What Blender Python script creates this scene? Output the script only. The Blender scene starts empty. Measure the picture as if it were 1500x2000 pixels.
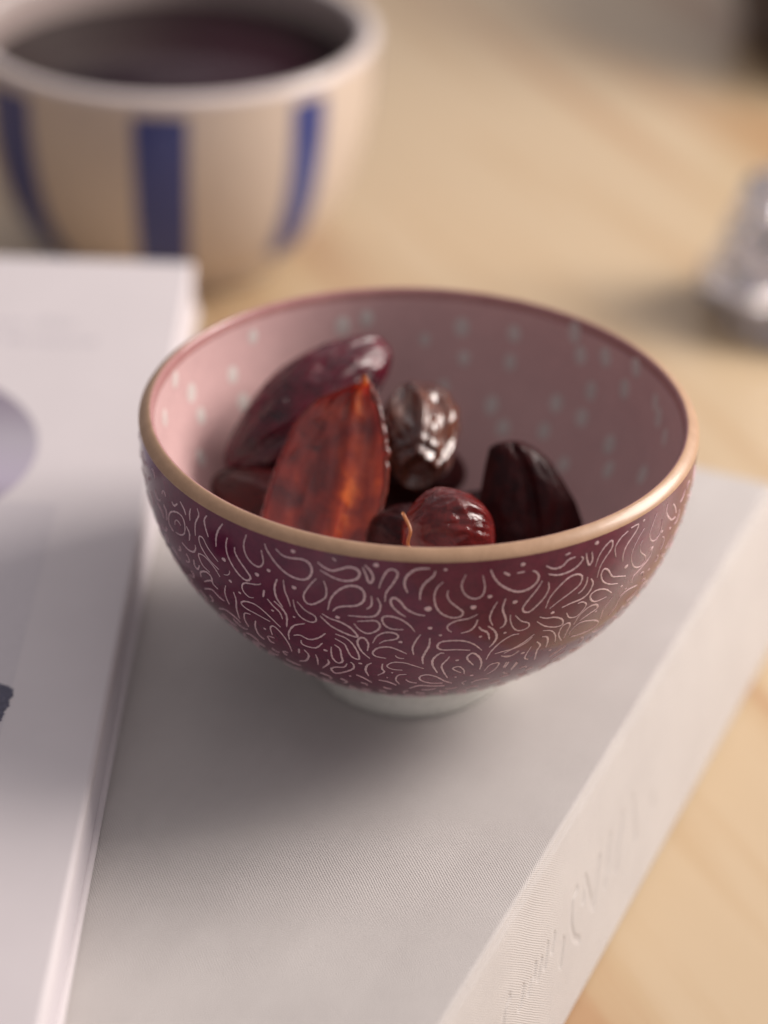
import bpy, bmesh, math, random
import numpy as np
from mathutils import Vector, Matrix, noise

# ------------------------------------------------------------------ camera, world, lights
sc = bpy.context.scene
COL = sc.collection
CM = 0.01                                   # all figures below are centimetres
CAM = (-0.67660854, -45.3440914, 31.43671174)
RGT = (0.99939083, 0.01807888, 0.02985178)
UPV = (-0.0348995, 0.51771144, 0.8548432)
FWD = (0.0, 0.85536426, -0.51802701)
cd = bpy.data.cameras.new("camera")
cam = bpy.data.objects.new("camera", cd)
COL.objects.link(cam)
cam.matrix_world = Matrix(((RGT[0], UPV[0], -FWD[0], CAM[0]*CM),
                           (RGT[1], UPV[1], -FWD[1], CAM[1]*CM),
                           (RGT[2], UPV[2], -FWD[2], CAM[2]*CM), (0, 0, 0, 1)))
cd.sensor_fit = 'VERTICAL'; cd.sensor_height = 36.0; cd.lens = 84.6
cd.clip_start = 0.02; cd.clip_end = 50
cd.dof.use_dof = True
cd.dof.focus_distance = 0.487
cd.dof.aperture_fstop = 84.6/17.0
sc.camera = cam

w = bpy.data.worlds.new("World"); sc.world = w; w.use_nodes = True
bg = w.node_tree.nodes['Background']
# a plain room seen as light only: brighter towards the window side and ceiling, dimmer behind the camera
wt = w.node_tree
tcw = wt.nodes.new('ShaderNodeTexCoord'); dt = wt.nodes.new('ShaderNodeVectorMath'); dt.operation = 'DOT_PRODUCT'
dt.inputs[1].default_value = (.84, .02, .54); wt.links.new(tcw.outputs['Generated'], dt.inputs[0])
rw = wt.nodes.new('ShaderNodeValToRGB'); rw.color_ramp.interpolation = 'EASE'
mr = wt.nodes.new('ShaderNodeMapRange'); mr.inputs[1].default_value = -1; mr.inputs[2].default_value = 1
wt.links.new(dt.outputs['Value'], mr.inputs[0]); wt.links.new(mr.outputs[0], rw.inputs[0])
rw.color_ramp.elements[0].color = (.31, .28, .305, 1); rw.color_ramp.elements[1].color = (.88, .82, .84, 1)
wt.links.new(rw.outputs[0], bg.inputs[0]); bg.inputs[1].default_value = 0.59

def area(name, direction, dist, sx, sy, power, color, target=(0, 0, 2)):
    l = bpy.data.lights.new(name, 'AREA'); l.shape = 'RECTANGLE'
    l.size = sx; l.size_y = sy; l.energy = power; l.color = color
    o = bpy.data.objects.new(name, l); COL.objects.link(o)
    d = Vector(direction).normalized(); t = Vector(target)*CM
    o.location = t + d*dist
    o.rotation_euler = d.to_track_quat('Z', 'Y').to_euler()
    return o
area("window_light", (.76, .29, .55), 1.1, .54, .54, 18.5, (1.0, .91, .85))
area("far_window_light", (-.05, .62, .78), 2.2, 1.0, .8, 2.5, (1.0, .93, .93))

sc.view_settings.view_transform = 'Standard'
sc.view_settings.look = 'None'
sc.view_settings.exposure = 0.06
sc.view_settings.gamma = 1.0

STROKES=[[[-2.576,0.792],[-2.605,0.815],[-2.584,0.867],[-2.534,0.899],[-2.493,0.9],[-2.481,0.872],[-2.491,0.831],[-2.524,0.806],[-2.555,0.8]],[[-2.439,0.965],[-2.446,0.938],[-2.445,0.911]],[[-2.401,0.984],[-2.393,0.96],[-2.412,0.921],[-2.418,0.893],[-2.419,0.861]],[[-2.35,0.98],[-2.364,0.954],[-2.36,0.926],[-2.346,0.892]],[[-2.273,0.982],[-2.295,0.944],[-2.307,0.909],[-2.31,0.869]],[[-2.309,0.768],[-2.357,0.791],[-2.394,0.83],[-2.399,0.865],[-2.377,0.872],[-2.354,0.842],[-2.307,0.805]],[[-2.311,0.734],[-2.335,0.766],[-2.374,0.789],[-2.408,0.787],[-2.417,0.773],[-2.403,0.739],[-2.367,0.725]],[[-2.253,0.934],[-2.261,0.896],[-2.255,0.855],[-2.233,0.816],[-2.205,0.789],[-2.179,0.782],[-2.16,0.802],[-2.174,0.825],[-2.202,0.857],[-2.22,0.884],[-2.222,0.909]],[[-2.169,0.982],[-2.181,0.935],[-2.173,0.896],[-2.149,0.871],[-2.12,0.867],[-2.102,0.894],[-2.109,0.943]],[[-2.117,0.793],[-2.139,0.781],[-2.19,0.765],[-2.206,0.741],[-2.202,0.719],[-2.182,0.704],[-2.159,0.71]],[[-2.107,0.771],[-2.116,0.734]],[[-2.109,0.614],[-2.165,0.625],[-2.214,0.632],[-2.231,0.649],[-2.204,0.671],[-2.157,0.676],[-2.114,0.65],[-2.068,0.603]],[[-2.438,0.665],[-2.432,0.689],[-2.393,0.713],[-2.367,0.706],[-2.367,0.671],[-2.345,0.657]],[[-2.428,0.646],[-2.382,0.678],[-2.365,0.678]],[[-2.451,0.597],[-2.391,0.627],[-2.358,0.61],[-2.333,0.604]],[[-2.29,0.706],[-2.307,0.665],[-2.31,0.628],[-2.306,0.603]],[[-2.256,0.692],[-2.255,0.652],[-2.272,0.595],[-2.281,0.54]],[[-2.471,0.873],[-2.456,0.851],[-2.462,0.816]],[[-2.519,0.775],[-2.482,0.764],[-2.447,0.774],[-2.429,0.798],[-2.428,0.816]],[[-2.458,0.735],[-2.463,0.704],[-2.448,0.694],[-2.424,0.727]],[[-2.412,0.518],[-2.353,0.543],[-2.309,0.53],[-2.291,0.511]],[[-2.247,0.513],[-2.249,0.553],[-2.231,0.596],[-2.198,0.608]],[[-2.185,0.582],[-2.205,0.531],[-2.208,0.487],[-2.19,0.471]],[[-2.125,0.532],[-2.119,0.576],[-2.097,0.592],[-2.071,0.558],[-2.059,0.509],[-2.062,0.461]],[[-2.158,0.508],[-2.157,0.477],[-2.138,0.474]],[[-2.151,0.512],[-2.121,0.515]],[[-2.417,0.487],[-2.392,0.461],[-2.352,0.456]],[[-2.632,0.875],[-2.615,0.854],[-2.622,0.814]],[[-2.56,0.928],[-2.546,0.919],[-2.52,0.942]],[[-2.502,0.96],[-2.48,0.941],[-2.469,0.922]],[[-2.095,0.973],[-2.085,0.948],[-2.05,0.905],[-2.008,0.876],[-1.963,0.869],[-1.933,0.884],[-1.92,0.916],[-1.929,0.945],[-1.955,0.955],[-1.996,0.948],[-2.026,0.949],[-2.053,0.967]],[[-1.9,0.959],[-1.879,0.944],[-1.851,0.936],[-1.823,0.948],[-1.795,0.962],[-1.77,0.96],[-1.757,0.944],[-1.767,0.919],[-1.802,0.904],[-1.843,0.908],[-1.891,0.928]],[[-1.904,0.89],[-1.926,0.858],[-1.952,0.805],[-1.946,0.774],[-1.924,0.77],[-1.895,0.792],[-1.873,0.819],[-1.87,0.856],[-1.879,0.888]],[[-1.867,0.762],[-1.855,0.814],[-1.829,0.857],[-1.794,0.884],[-1.76,0.886],[-1.741,0.865],[-1.743,0.829],[-1.767,0.804],[-1.809,0.792],[-1.834,0.78],[-1.849,0.761]],[[-1.692,0.892],[-1.684,0.925],[-1.667,0.965],[-1.646,0.973],[-1.632,0.956],[-1.646,0.917],[-1.668,0.875],[-1.671,0.837]],[[-1.748,0.97],[-1.735,0.939],[-1.728,0.915],[-1.718,0.912],[-1.712,0.934],[-1.721,0.958],[-1.741,0.98]],[[-2.05,0.842],[-2.063,0.798],[-2.059,0.753],[-2.039,0.717]],[[-2.026,0.848],[-2.023,0.799],[-2.014,0.77],[-2.007,0.734]],[[-1.994,0.77],[-1.989,0.726],[-1.971,0.693],[-1.937,0.681],[-1.915,0.694],[-1.918,0.718],[-1.951,0.734],[-1.979,0.766]],[[-2.099,0.732],[-2.078,0.706],[-2.056,0.685],[-2.049,0.654]],[[-2.072,0.733],[-2.044,0.71],[-2.029,0.676],[-2.039,0.618]],[[-2.046,0.543],[-2.038,0.585],[-2.006,0.637],[-1.958,0.666]],[[-1.889,0.737],[-1.862,0.722],[-1.823,0.713],[-1.787,0.69],[-1.767,0.652],[-1.807,0.659],[-1.857,0.683],[-1.882,0.707],[-1.897,0.724]],[[-1.717,0.856],[-1.715,0.829],[-1.718,0.81],[-1.732,0.794]],[[-1.697,0.85],[-1.686,0.82],[-1.691,0.787],[-1.708,0.765],[-1.743,0.757],[-1.796,0.752]],[[-1.777,0.718],[-1.759,0.691],[-1.73,0.677],[-1.698,0.697],[-1.687,0.724],[-1.701,0.744],[-1.733,0.739],[-1.765,0.731]],[[-1.714,0.63],[-1.698,0.668],[-1.67,0.691],[-1.638,0.692],[-1.624,0.678],[-1.634,0.661],[-1.67,0.648],[-1.69,0.631]],[[-1.668,0.548],[-1.705,0.554],[-1.716,0.574],[-1.696,0.604],[-1.659,0.616],[-1.627,0.605],[-1.593,0.584]],[[-1.847,0.648],[-1.809,0.634],[-1.785,0.603],[-1.77,0.553],[-1.773,0.519],[-1.799,0.532],[-1.811,0.573],[-1.819,0.6],[-1.851,0.622]],[[-1.729,0.536],[-1.757,0.574],[-1.769,0.619],[-1.76,0.646],[-1.742,0.649],[-1.73,0.621],[-1.735,0.582]],[[-2.018,0.579],[-1.99,0.591],[-1.955,0.581],[-1.915,0.605],[-1.884,0.64]],[[-1.992,0.564],[-1.993,0.539],[-1.965,0.532],[-1.934,0.541],[-1.903,0.58]],[[-1.857,0.586],[-1.839,0.565],[-1.839,0.52],[-1.84,0.486],[-1.862,0.468],[-1.878,0.494],[-1.877,0.534],[-1.871,0.57]],[[-2.017,0.5],[-2.029,0.464]],[[-1.994,0.504],[-1.984,0.471],[-2.012,0.421],[-2.052,0.396]],[[-1.949,0.493],[-1.95,0.458],[-1.961,0.415]],[[-1.902,0.478],[-1.905,0.448],[-1.948,0.393]],[[-1.823,0.477],[-1.841,0.445],[-1.878,0.431],[-1.906,0.404],[-1.894,0.375],[-1.84,0.41],[-1.803,0.447],[-1.798,0.478],[-1.808,0.493]],[[-1.746,0.407],[-1.753,0.446],[-1.743,0.486],[-1.723,0.508]],[[-1.682,0.512],[-1.686,0.476],[-1.679,0.451],[-1.706,0.421]],[[-1.799,0.399],[-1.771,0.381],[-1.741,0.347]],[[-1.85,0.988],[-1.837,0.978]],[[-1.598,0.882],[-1.609,0.915],[-1.603,0.949],[-1.578,0.976],[-1.552,0.983],[-1.528,0.983]],[[-1.51,0.975],[-1.517,0.953],[-1.543,0.923],[-1.555,0.892],[-1.557,0.853]],[[-1.483,0.929],[-1.502,0.906],[-1.51,0.867],[-1.501,0.822],[-1.479,0.79],[-1.444,0.772],[-1.417,0.777],[-1.411,0.796],[-1.43,0.818],[-1.455,0.844],[-1.467,0.871],[-1.465,0.895]],[[-1.41,0.958],[-1.422,0.916],[-1.413,0.881],[-1.391,0.858],[-1.367,0.853],[-1.349,0.867],[-1.344,0.901],[-1.354,0.949]],[[-1.329,0.969],[-1.313,0.932],[-1.287,0.898],[-1.249,0.87],[-1.219,0.86],[-1.187,0.866],[-1.163,0.887],[-1.157,0.911],[-1.167,0.93],[-1.182,0.94]],[[-1.283,0.952],[-1.261,0.936]],[[-1.237,0.941],[-1.21,0.942]],[[-1.537,0.783],[-1.565,0.789],[-1.599,0.81],[-1.62,0.84],[-1.639,0.856],[-1.652,0.846],[-1.647,0.82],[-1.626,0.794],[-1.602,0.775]],[[-1.607,0.713],[-1.645,0.712],[-1.67,0.727],[-1.68,0.755],[-1.67,0.77],[-1.643,0.771],[-1.611,0.757],[-1.583,0.73],[-1.568,0.705]],[[-1.36,0.782],[-1.388,0.765],[-1.429,0.757],[-1.456,0.738],[-1.457,0.718],[-1.442,0.702]],[[-1.41,0.695],[-1.379,0.705],[-1.363,0.729],[-1.357,0.757]],[[-1.35,0.722],[-1.339,0.705],[-1.315,0.686],[-1.303,0.649]],[[-1.318,0.72],[-1.291,0.692],[-1.278,0.658],[-1.284,0.626],[-1.296,0.605]],[[-1.295,0.831],[-1.31,0.794],[-1.315,0.756],[-1.301,0.72]],[[-1.268,0.84],[-1.274,0.793],[-1.257,0.742],[-1.26,0.712],[-1.273,0.702]],[[-1.243,0.761],[-1.238,0.728],[-1.219,0.688],[-1.193,0.671],[-1.164,0.681],[-1.168,0.703],[-1.198,0.721],[-1.225,0.755]],[[-1.366,0.599],[-1.416,0.607],[-1.467,0.609],[-1.486,0.626],[-1.477,0.651],[-1.442,0.658],[-1.395,0.653],[-1.356,0.63],[-1.322,0.592]],[[-1.547,0.693],[-1.563,0.658],[-1.573,0.618],[-1.568,0.58]],[[-1.515,0.675],[-1.516,0.632],[-1.528,0.591],[-1.535,0.56],[-1.531,0.524]],[[-1.472,0.462],[-1.494,0.514],[-1.496,0.553],[-1.476,0.587],[-1.458,0.59]],[[-1.437,0.57],[-1.443,0.551],[-1.46,0.512],[-1.448,0.468],[-1.425,0.418]],[[-1.338,0.502],[-1.365,0.54],[-1.37,0.563],[-1.352,0.579],[-1.324,0.55],[-1.307,0.507],[-1.304,0.466]],[[-1.377,0.453],[-1.406,0.476],[-1.414,0.491],[-1.394,0.5],[-1.371,0.475],[-1.361,0.442]],[[-1.607,0.477],[-1.646,0.479],[-1.666,0.498],[-1.642,0.525],[-1.6,0.527],[-1.565,0.512],[-1.526,0.493]],[[-1.438,0.374],[-1.491,0.377],[-1.531,0.4],[-1.537,0.431],[-1.51,0.447],[-1.472,0.43],[-1.433,0.392],[-1.398,0.369]],[[-1.591,0.448],[-1.623,0.436],[-1.634,0.396],[-1.62,0.359]],[[-1.594,0.405],[-1.577,0.384],[-1.547,0.376]],[[-1.293,0.53],[-1.286,0.573],[-1.26,0.621],[-1.224,0.652],[-1.194,0.655]],[[-1.134,0.621],[-1.155,0.593],[-1.191,0.574],[-1.233,0.567],[-1.267,0.56]],[[-1.239,0.541],[-1.206,0.525],[-1.167,0.549]],[[-1.281,0.449],[-1.267,0.49],[-1.234,0.492],[-1.235,0.452],[-1.259,0.419]],[[-1.575,0.32],[-1.532,0.351],[-1.478,0.345],[-1.424,0.346]],[[-1.201,0.493],[-1.201,0.449]],[[-1.152,0.476],[-1.154,0.416]],[[-1.706,0.381],[-1.668,0.371],[-1.634,0.346]],[[-1.063,0.973],[-1.044,0.978]],[[-1.133,0.948],[-1.102,0.929],[-1.071,0.931],[-1.049,0.95],[-1.022,0.955]],[[-1.122,0.911],[-1.08,0.897],[-1.036,0.9],[-1.005,0.915],[-0.989,0.936],[-0.998,0.949]],[[-0.978,0.957],[-0.971,0.925],[-0.959,0.9],[-0.948,0.917],[-0.954,0.954]],[[-1.141,0.89],[-1.156,0.859],[-1.182,0.82],[-1.2,0.787],[-1.195,0.765],[-1.173,0.759],[-1.147,0.783],[-1.124,0.814],[-1.113,0.847],[-1.118,0.878]],[[-1.112,0.759],[-1.103,0.804],[-1.073,0.845],[-1.037,0.874],[-1.004,0.876],[-0.983,0.858],[-0.988,0.826],[-1.022,0.801],[-1.063,0.777],[-1.096,0.752]],[[-0.958,0.851],[-0.959,0.82],[-0.97,0.796],[-0.987,0.784]],[[-0.942,0.836],[-0.928,0.808],[-0.938,0.77],[-0.965,0.752],[-1.007,0.748],[-1.045,0.74]],[[-0.93,0.883],[-0.92,0.924],[-0.897,0.954],[-0.868,0.968],[-0.864,0.937],[-0.89,0.904],[-0.908,0.872],[-0.914,0.83]],[[-0.759,0.767],[-0.796,0.783],[-0.837,0.802],[-0.865,0.841],[-0.887,0.855],[-0.896,0.832],[-0.879,0.797],[-0.843,0.769],[-0.796,0.75]],[[-0.815,0.716],[-0.858,0.752],[-0.9,0.766],[-0.925,0.755],[-0.917,0.728],[-0.887,0.707],[-0.838,0.707]],[[-0.791,0.976],[-0.826,0.96],[-0.847,0.93],[-0.838,0.887]],[[-1.018,0.706],[-0.997,0.674],[-0.963,0.666],[-0.939,0.692],[-0.935,0.715],[-0.956,0.734],[-0.978,0.735]],[[-0.961,0.622],[-0.949,0.665],[-0.916,0.692],[-0.881,0.689],[-0.867,0.665],[-0.897,0.652],[-0.925,0.639],[-0.938,0.633]],[[-1.129,0.722],[-1.101,0.707],[-1.063,0.699],[-1.028,0.676],[-1.019,0.646],[-1.048,0.644],[-1.096,0.666],[-1.136,0.702]],[[-0.985,0.543],[-1.015,0.589],[-1.015,0.634],[-0.991,0.643],[-0.978,0.624],[-0.979,0.596],[-0.978,0.555]],[[-0.958,0.558],[-0.959,0.593],[-0.927,0.618],[-0.856,0.595],[-0.809,0.559],[-0.837,0.533],[-0.903,0.537],[-0.942,0.544]],[[-0.813,0.584],[-0.822,0.642],[-0.799,0.688]],[[-0.76,0.572],[-0.744,0.612],[-0.749,0.651]],[[-1.099,0.643],[-1.061,0.629],[-1.033,0.596],[-1.014,0.547]],[[-1.093,0.607],[-1.069,0.598],[-1.055,0.569],[-1.048,0.53]],[[-1.108,0.586],[-1.083,0.556],[-1.084,0.519],[-1.066,0.456]],[[-1.122,0.564],[-1.127,0.515],[-1.123,0.487],[-1.103,0.472]],[[-1.23,0.554],[-1.202,0.571],[-1.161,0.601],[-1.13,0.636]],[[-1.234,0.536],[-1.191,0.53],[-1.169,0.555]],[[-1.191,0.49],[-1.194,0.447]],[[-1.144,0.466],[-1.153,0.424]],[[-0.932,0.489],[-0.963,0.464],[-0.99,0.442]],[[-0.778,0.982],[-0.74,0.981],[-0.743,0.96],[-0.788,0.916],[-0.8,0.882],[-0.797,0.851]],[[-0.7,0.947],[-0.724,0.923],[-0.747,0.887],[-0.752,0.847],[-0.728,0.798],[-0.692,0.773],[-0.664,0.772],[-0.654,0.794],[-0.666,0.814],[-0.698,0.844],[-0.711,0.877],[-0.7,0.898]],[[-0.629,0.976],[-0.653,0.928],[-0.659,0.898],[-0.638,0.864],[-0.609,0.852],[-0.583,0.872],[-0.582,0.927]],[[-0.554,0.977],[-0.557,0.95],[-0.54,0.919],[-0.496,0.878],[-0.458,0.87]],[[-0.7,0.705],[-0.705,0.737],[-0.667,0.756],[-0.624,0.782],[-0.617,0.816]],[[-0.743,0.625],[-0.745,0.661],[-0.708,0.675],[-0.642,0.662]],[[-0.665,0.593],[-0.629,0.6],[-0.615,0.623]],[[-0.506,0.952],[-0.479,0.924],[-0.458,0.887]]]
DOTS=[[-2.277,0.829,0.061],[-2.131,0.829,0.057],[-2.082,0.866,0.049],[-2.26,0.74,0.049],[-2.224,0.703,0.041],[-1.988,0.978,0.053],[-1.987,0.826,0.057],[-2.085,0.681,0.037],[-1.999,0.684,0.031],[-2.152,0.553,0.037],[-1.704,0.985,0.061],[-1.834,0.735,0.053],[-1.616,0.648,0.045],[-1.899,0.537,0.053],[-1.769,0.493,0.045],[-1.83,0.377,0.031],[-1.647,0.452,0.024],[-1.669,0.41,0.02],[-1.528,0.814,0.078],[-1.377,0.815,0.065],[-1.324,0.856,0.053],[-1.233,0.817,0.057],[-1.478,0.979,0.037],[-1.218,0.973,0.053],[-1.517,0.724,0.049],[-1.48,0.688,0.037],[-1.338,0.669,0.037],[-1.25,0.673,0.037],[-1.406,0.542,0.041],[-1.147,0.53,0.049],[-1.326,0.422,0.041],[-1.392,0.421,0.029],[-0.936,0.983,0.057],[-0.77,0.815,0.061],[-1.079,0.727,0.049],[-0.764,0.722,0.037],[-0.728,0.691,0.029],[-0.866,0.647,0.037],[-1.014,0.496,0.037],[-0.707,0.982,0.041],[-0.567,0.866,0.045],[-0.622,0.822,0.061],[-0.493,0.84,0.041],[-0.59,0.708,0.037]]
INNER_DOTS=[[1.391,0.883],[1.372,0.752],[1.165,0.895],[1.169,0.769],[0.887,0.98],[0.846,0.893],[0.716,0.934],[0.528,0.971],[0.581,0.852],[0.764,0.767],[0.776,0.65],[0.922,0.662],[0.944,0.544],[1.223,0.583],[1.147,0.51],[1.451,0.623],[0.58,0.615],[0.52,0.535],[0.357,0.902],[0.309,0.859],[0.217,0.823],[0.78,0.462],[0.291,0.619],[1.544,0.816],[2.317,0.932],[2.439,0.806],[2.711,0.837],[2.985,0.863],[2.838,0.955],[2.76,0.584],[2.672,0.721],[2.405,0.678],[1.793,0.913],[1.896,0.889]]
SPINE_STROKES=[[[-8.21,1.89],[-8.04,1.62],[-7.76,1.53]],[[-7.08,1.83],[-7.24,2.03],[-7.38,2.11]],[[-6.66,1.97],[-6.87,2.12]],[[-6.38,1.8],[-6.51,1.98]],[[-6.06,1.91],[-6.33,2.18]],[[-5.68,1.81],[-5.94,2.17]],[[-5.29,1.85],[-5.5,2.08]],[[-4.85,2.31],[-5.12,2.76]],[[-3.9,1.68],[-4.16,1.71],[-4.26,1.89],[-4.34,2.1],[-4.36,2.33],[-4.26,2.69],[-4.0,2.94]],[[-3.37,1.75],[-3.63,2.17]],[[-2.52,1.84],[-3.08,2.74]],[[-1.8,1.73],[-2.38,2.7]],[[-0.98,1.74],[-1.59,2.79]],[[-0.98,1.74],[-2.1,2.5]],[[-0.26,1.75],[-0.28,2.88]],[[1.01,2.56],[0.9,2.78]],[[-3.37,1.75],[-3.14,2.7]]]

# ------------------------------------------------------------------ node helpers
class NT:
    def __init__(s, name):
        s.m = bpy.data.materials.new(name); s.m.use_nodes = True
        s.t = s.m.node_tree; s.b = s.t.nodes['Principled BSDF']
    def n(s, typ, **k):
        nd = s.t.nodes.new(typ)
        for a, v in k.items():
            if a.startswith('i_'):
                key = a[2:]; key = int(key) if key.isdigit() else key.replace('_', ' ')
                nd.inputs[key].default_value = v
            else: setattr(nd, a, v)
        return nd
    def l(s, a, b): s.t.links.new(a, b)
    def set(s, **k):
        for a, v in k.items(): s.b.inputs[a.replace('_', ' ')].default_value = v
    def coords(s, scale=(100, 100, 100), rot=(0, 0, 0)):
        tc = s.n('ShaderNodeTexCoord'); mp = s.n('ShaderNodeMapping')
        mp.inputs['Scale'].default_value = scale; mp.inputs['Rotation'].default_value = rot
        s.l(tc.outputs['Object'], mp.inputs[0]); return mp.outputs[0]
    def noise(s, co, scale, detail=3, rough=.5, dist=0):
        nd = s.n('ShaderNodeTexNoise'); nd.inputs['Scale'].default_value = scale
        nd.inputs['Detail'].default_value = detail; nd.inputs['Roughness'].default_value = rough
        nd.inputs['Distortion'].default_value = dist
        s.l(co, nd.inputs['Vector']); return nd.outputs['Fac']
    def ramp(s, fac, stops):
        r = s.n('ShaderNodeValToRGB'); e = r.color_ramp.elements
        while len(e) < len(stops): e.new(.5)
        for el, (p, c) in zip(e, stops): el.position = p; el.color = (*c, 1)
        s.l(fac, r.inputs[0]); return r.outputs[0]
    def math(s, op, a, b=None, c=None):
        m = s.n('ShaderNodeMath'); m.operation = op
        for i, v in enumerate((a, b, c)):
            if v is None: continue
            if isinstance(v, (int, float)): m.inputs[i].default_value = v
            else: s.l(v, m.inputs[i])
        return m.outputs[0]
    def bump(s, h, dist, strength=1.0, normal=None):
        b = s.n('ShaderNodeBump'); b.inputs['Distance'].default_value = dist*CM
        b.inputs['Strength'].default_value = strength; s.l(h, b.inputs['Height'])
        if normal: s.l(normal, b.inputs['Normal'])
        return b.outputs[0]

def plain(name, color, rough=.5, var=.06, scale=1.5, **k):
    t = NT(name); co = t.coords()
    f = t.noise(co, scale, 4, .6)
    a = tuple(c*(1-var) for c in color); b = tuple(min(1, c*(1+var)) for c in color)
    t.l(t.ramp(f, [(.3, a), (.7, b)]), t.b.inputs['Base Color'])
    rr = t.math('MULTIPLY_ADD', t.noise(co, scale*3, 3), .12, rough-.06)
    t.l(rr, t.b.inputs['Roughness'])
    t.set(**k); return t

# ------------------------------------------------------------------ materials
def mat_cloth():
    t = NT("grey_book_cloth"); co = t.coords()
    sx = t.n('ShaderNodeSeparateXYZ'); 
    wob = t.n('ShaderNodeTexNoise', noise_dimensions='3D'); wob.inputs['Scale'].default_value = 1.1; wob.inputs['Detail'].default_value = 4
    t.l(co, wob.inputs['Vector'])
    ad = t.n('ShaderNodeVectorMath', operation='MULTIPLY_ADD'); t.l(wob.outputs['Color'], ad.inputs[0])
    ad.inputs[1].default_value = (.085, .085, .085); t.l(co, ad.inputs[2])
    t.l(ad.outputs[0], sx.inputs[0])
    P = .074; k = 2*math.pi/P
    xz = t.math('SUBTRACT', sx.outputs[0], sx.outputs[2])
    a = t.math('SINE', t.math('MULTIPLY', xz, k)); b = t.math('SINE', t.math('MULTIPLY', sx.outputs[1], k))
    h = t.math('MULTIPLY', a, b)
    rib = t.math('MULTIPLY', t.math('SINE', t.math('MULTIPLY', sx.outputs[1], k*2)), .25)
    h = t.math('ADD', h, rib)
    fine = t.noise(co, 22, 3, .7); slub = t.noise(t.coords((160, 14, 100)), 1.0, 3, .6)
    h2 = t.math('ADD', t.math('MULTIPLY', h, .5), t.math('MULTIPLY', fine, 1.0))
    t.l(t.bump(h2, .013, .9), t.b.inputs['Normal'])
    f = t.math('ADD', t.math('MULTIPLY_ADD', h, .17, .30), t.math('MULTIPLY', t.math('MULTIPLY_ADD', slub, .4, t.noise(co, .5, 4, .6)), .28))
    t.l(t.ramp(f, [(.2, (.40, .37, .355)), (.8, (.62, .585, .56))]), t.b.inputs['Base Color'])
    t.set(Roughness=.85); t.b.inputs['Sheen Weight'].default_value = .25
    t.b.inputs['Specular IOR Level'].default_value = .25
    return t.m

def mat_wood():
    t = NT("pale_pine_wood"); r = math.radians(25)
    co = t.coords((100, 100, 100), (0, 0, -r))
    mp = t.n('ShaderNodeMapping'); mp.inputs['Scale'].default_value = (1, .07, 1); t.l(co, mp.inputs[0]); v = mp.outputs[0]
    big = t.noise(v, .36, 2, .45, .5); fine = t.noise(v, 6, 5, .6)
    f = t.math('ADD', t.math('MULTIPLY', big, .93), t.math('MULTIPLY', fine, .07))
    c = t.ramp(f, [(.36, (.42, .26, .14)), (.46, (.475, .345, .205)), (.53, (.505, .385, .245)), (.66, (.50, .38, .24))])
    t.l(c, t.b.inputs['Base Color'])
    t.l(t.math('MULTIPLY_ADD', fine, .15, .30), t.b.inputs['Roughness'])
    t.l(t.bump(fine, .01, .3), t.b.inputs['Normal'])
    t.b.inputs['Coat Weight'].default_value = .35; t.b.inputs['Coat Roughness'].default_value = .33
    return t.m

def mat_date(name, dark, light, rough=.16, sss=.15, bump=.05, wr=1.0, coat=.5):
    t = NT(name); co = t.coords()
    big = t.noise(co, .9, 4, .6, .5); mid = t.noise(co, 3.2, 4, .6, 1.2); fine = t.noise(co, 14, 4, .6)
    f = t.math('ADD', t.math('MULTIPLY', big, .6), t.math('MULTIPLY', mid, .4))
    t.l(t.ramp(f, [(.35, dark), (.68, light)]), t.b.inputs['Base Color'])
    t.l(t.math('MULTIPLY_ADD', mid, .12, rough-.05), t.b.inputs['Roughness'])
    h = t.math('ADD', t.math('MULTIPLY', mid, .7*wr), t.math('MULTIPLY', fine, .05))
    t.l(t.bump(h, bump, .8), t.b.inputs['Normal'])
    t.b.inputs['Subsurface Weight'].default_value = sss
    t.b.inputs['Subsurface Radius'].default_value = (1, .25, .12); t.b.inputs['Subsurface Scale'].default_value = .004
    t.b.inputs['Coat Weight'].default_value = coat; t.b.inputs['Coat Roughness'].default_value = .03
    t.b.inputs['Specular IOR Level'].default_value = .38 if coat > .1 else .15
    return t.m

def mat_amber():
    t = NT("amber_date_flesh"); co = t.coords()
    mp = t.n('ShaderNodeMapping'); mp.inputs['Scale'].default_value = (1.0, .75, .75); t.l(co, mp.inputs[0])
    veins = t.noise(mp.outputs[0], 1.2, 5, .6, 1.0); blot = t.noise(co, 1.1, 4, .6, .8)
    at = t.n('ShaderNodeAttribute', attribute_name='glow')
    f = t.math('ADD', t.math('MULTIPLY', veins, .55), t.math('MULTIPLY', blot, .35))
    f = t.math('ADD', f, t.math('MULTIPLY', at.outputs['Fac'], .42))  # orange backlight through thin flesh, painted into the base colour
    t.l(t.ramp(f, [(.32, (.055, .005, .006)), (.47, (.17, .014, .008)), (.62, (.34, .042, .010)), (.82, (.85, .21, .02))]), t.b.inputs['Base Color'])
    h = t.math('ADD', veins, t.math('MULTIPLY', t.noise(co, 9, 4), .2))
    t.l(t.bump(h, .08, .6), t.b.inputs['Normal'])
    t.set(Roughness=.28)
    t.b.inputs['Subsurface Weight'].default_value = .7
    t.b.inputs['Subsurface Radius'].default_value = (1, .3, .1); t.b.inputs['Subsurface Scale'].default_value = .006
    t.b.inputs['Coat Weight'].default_value = .35; t.b.inputs['Coat Roughness'].default_value = .15
    return t.m

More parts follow.
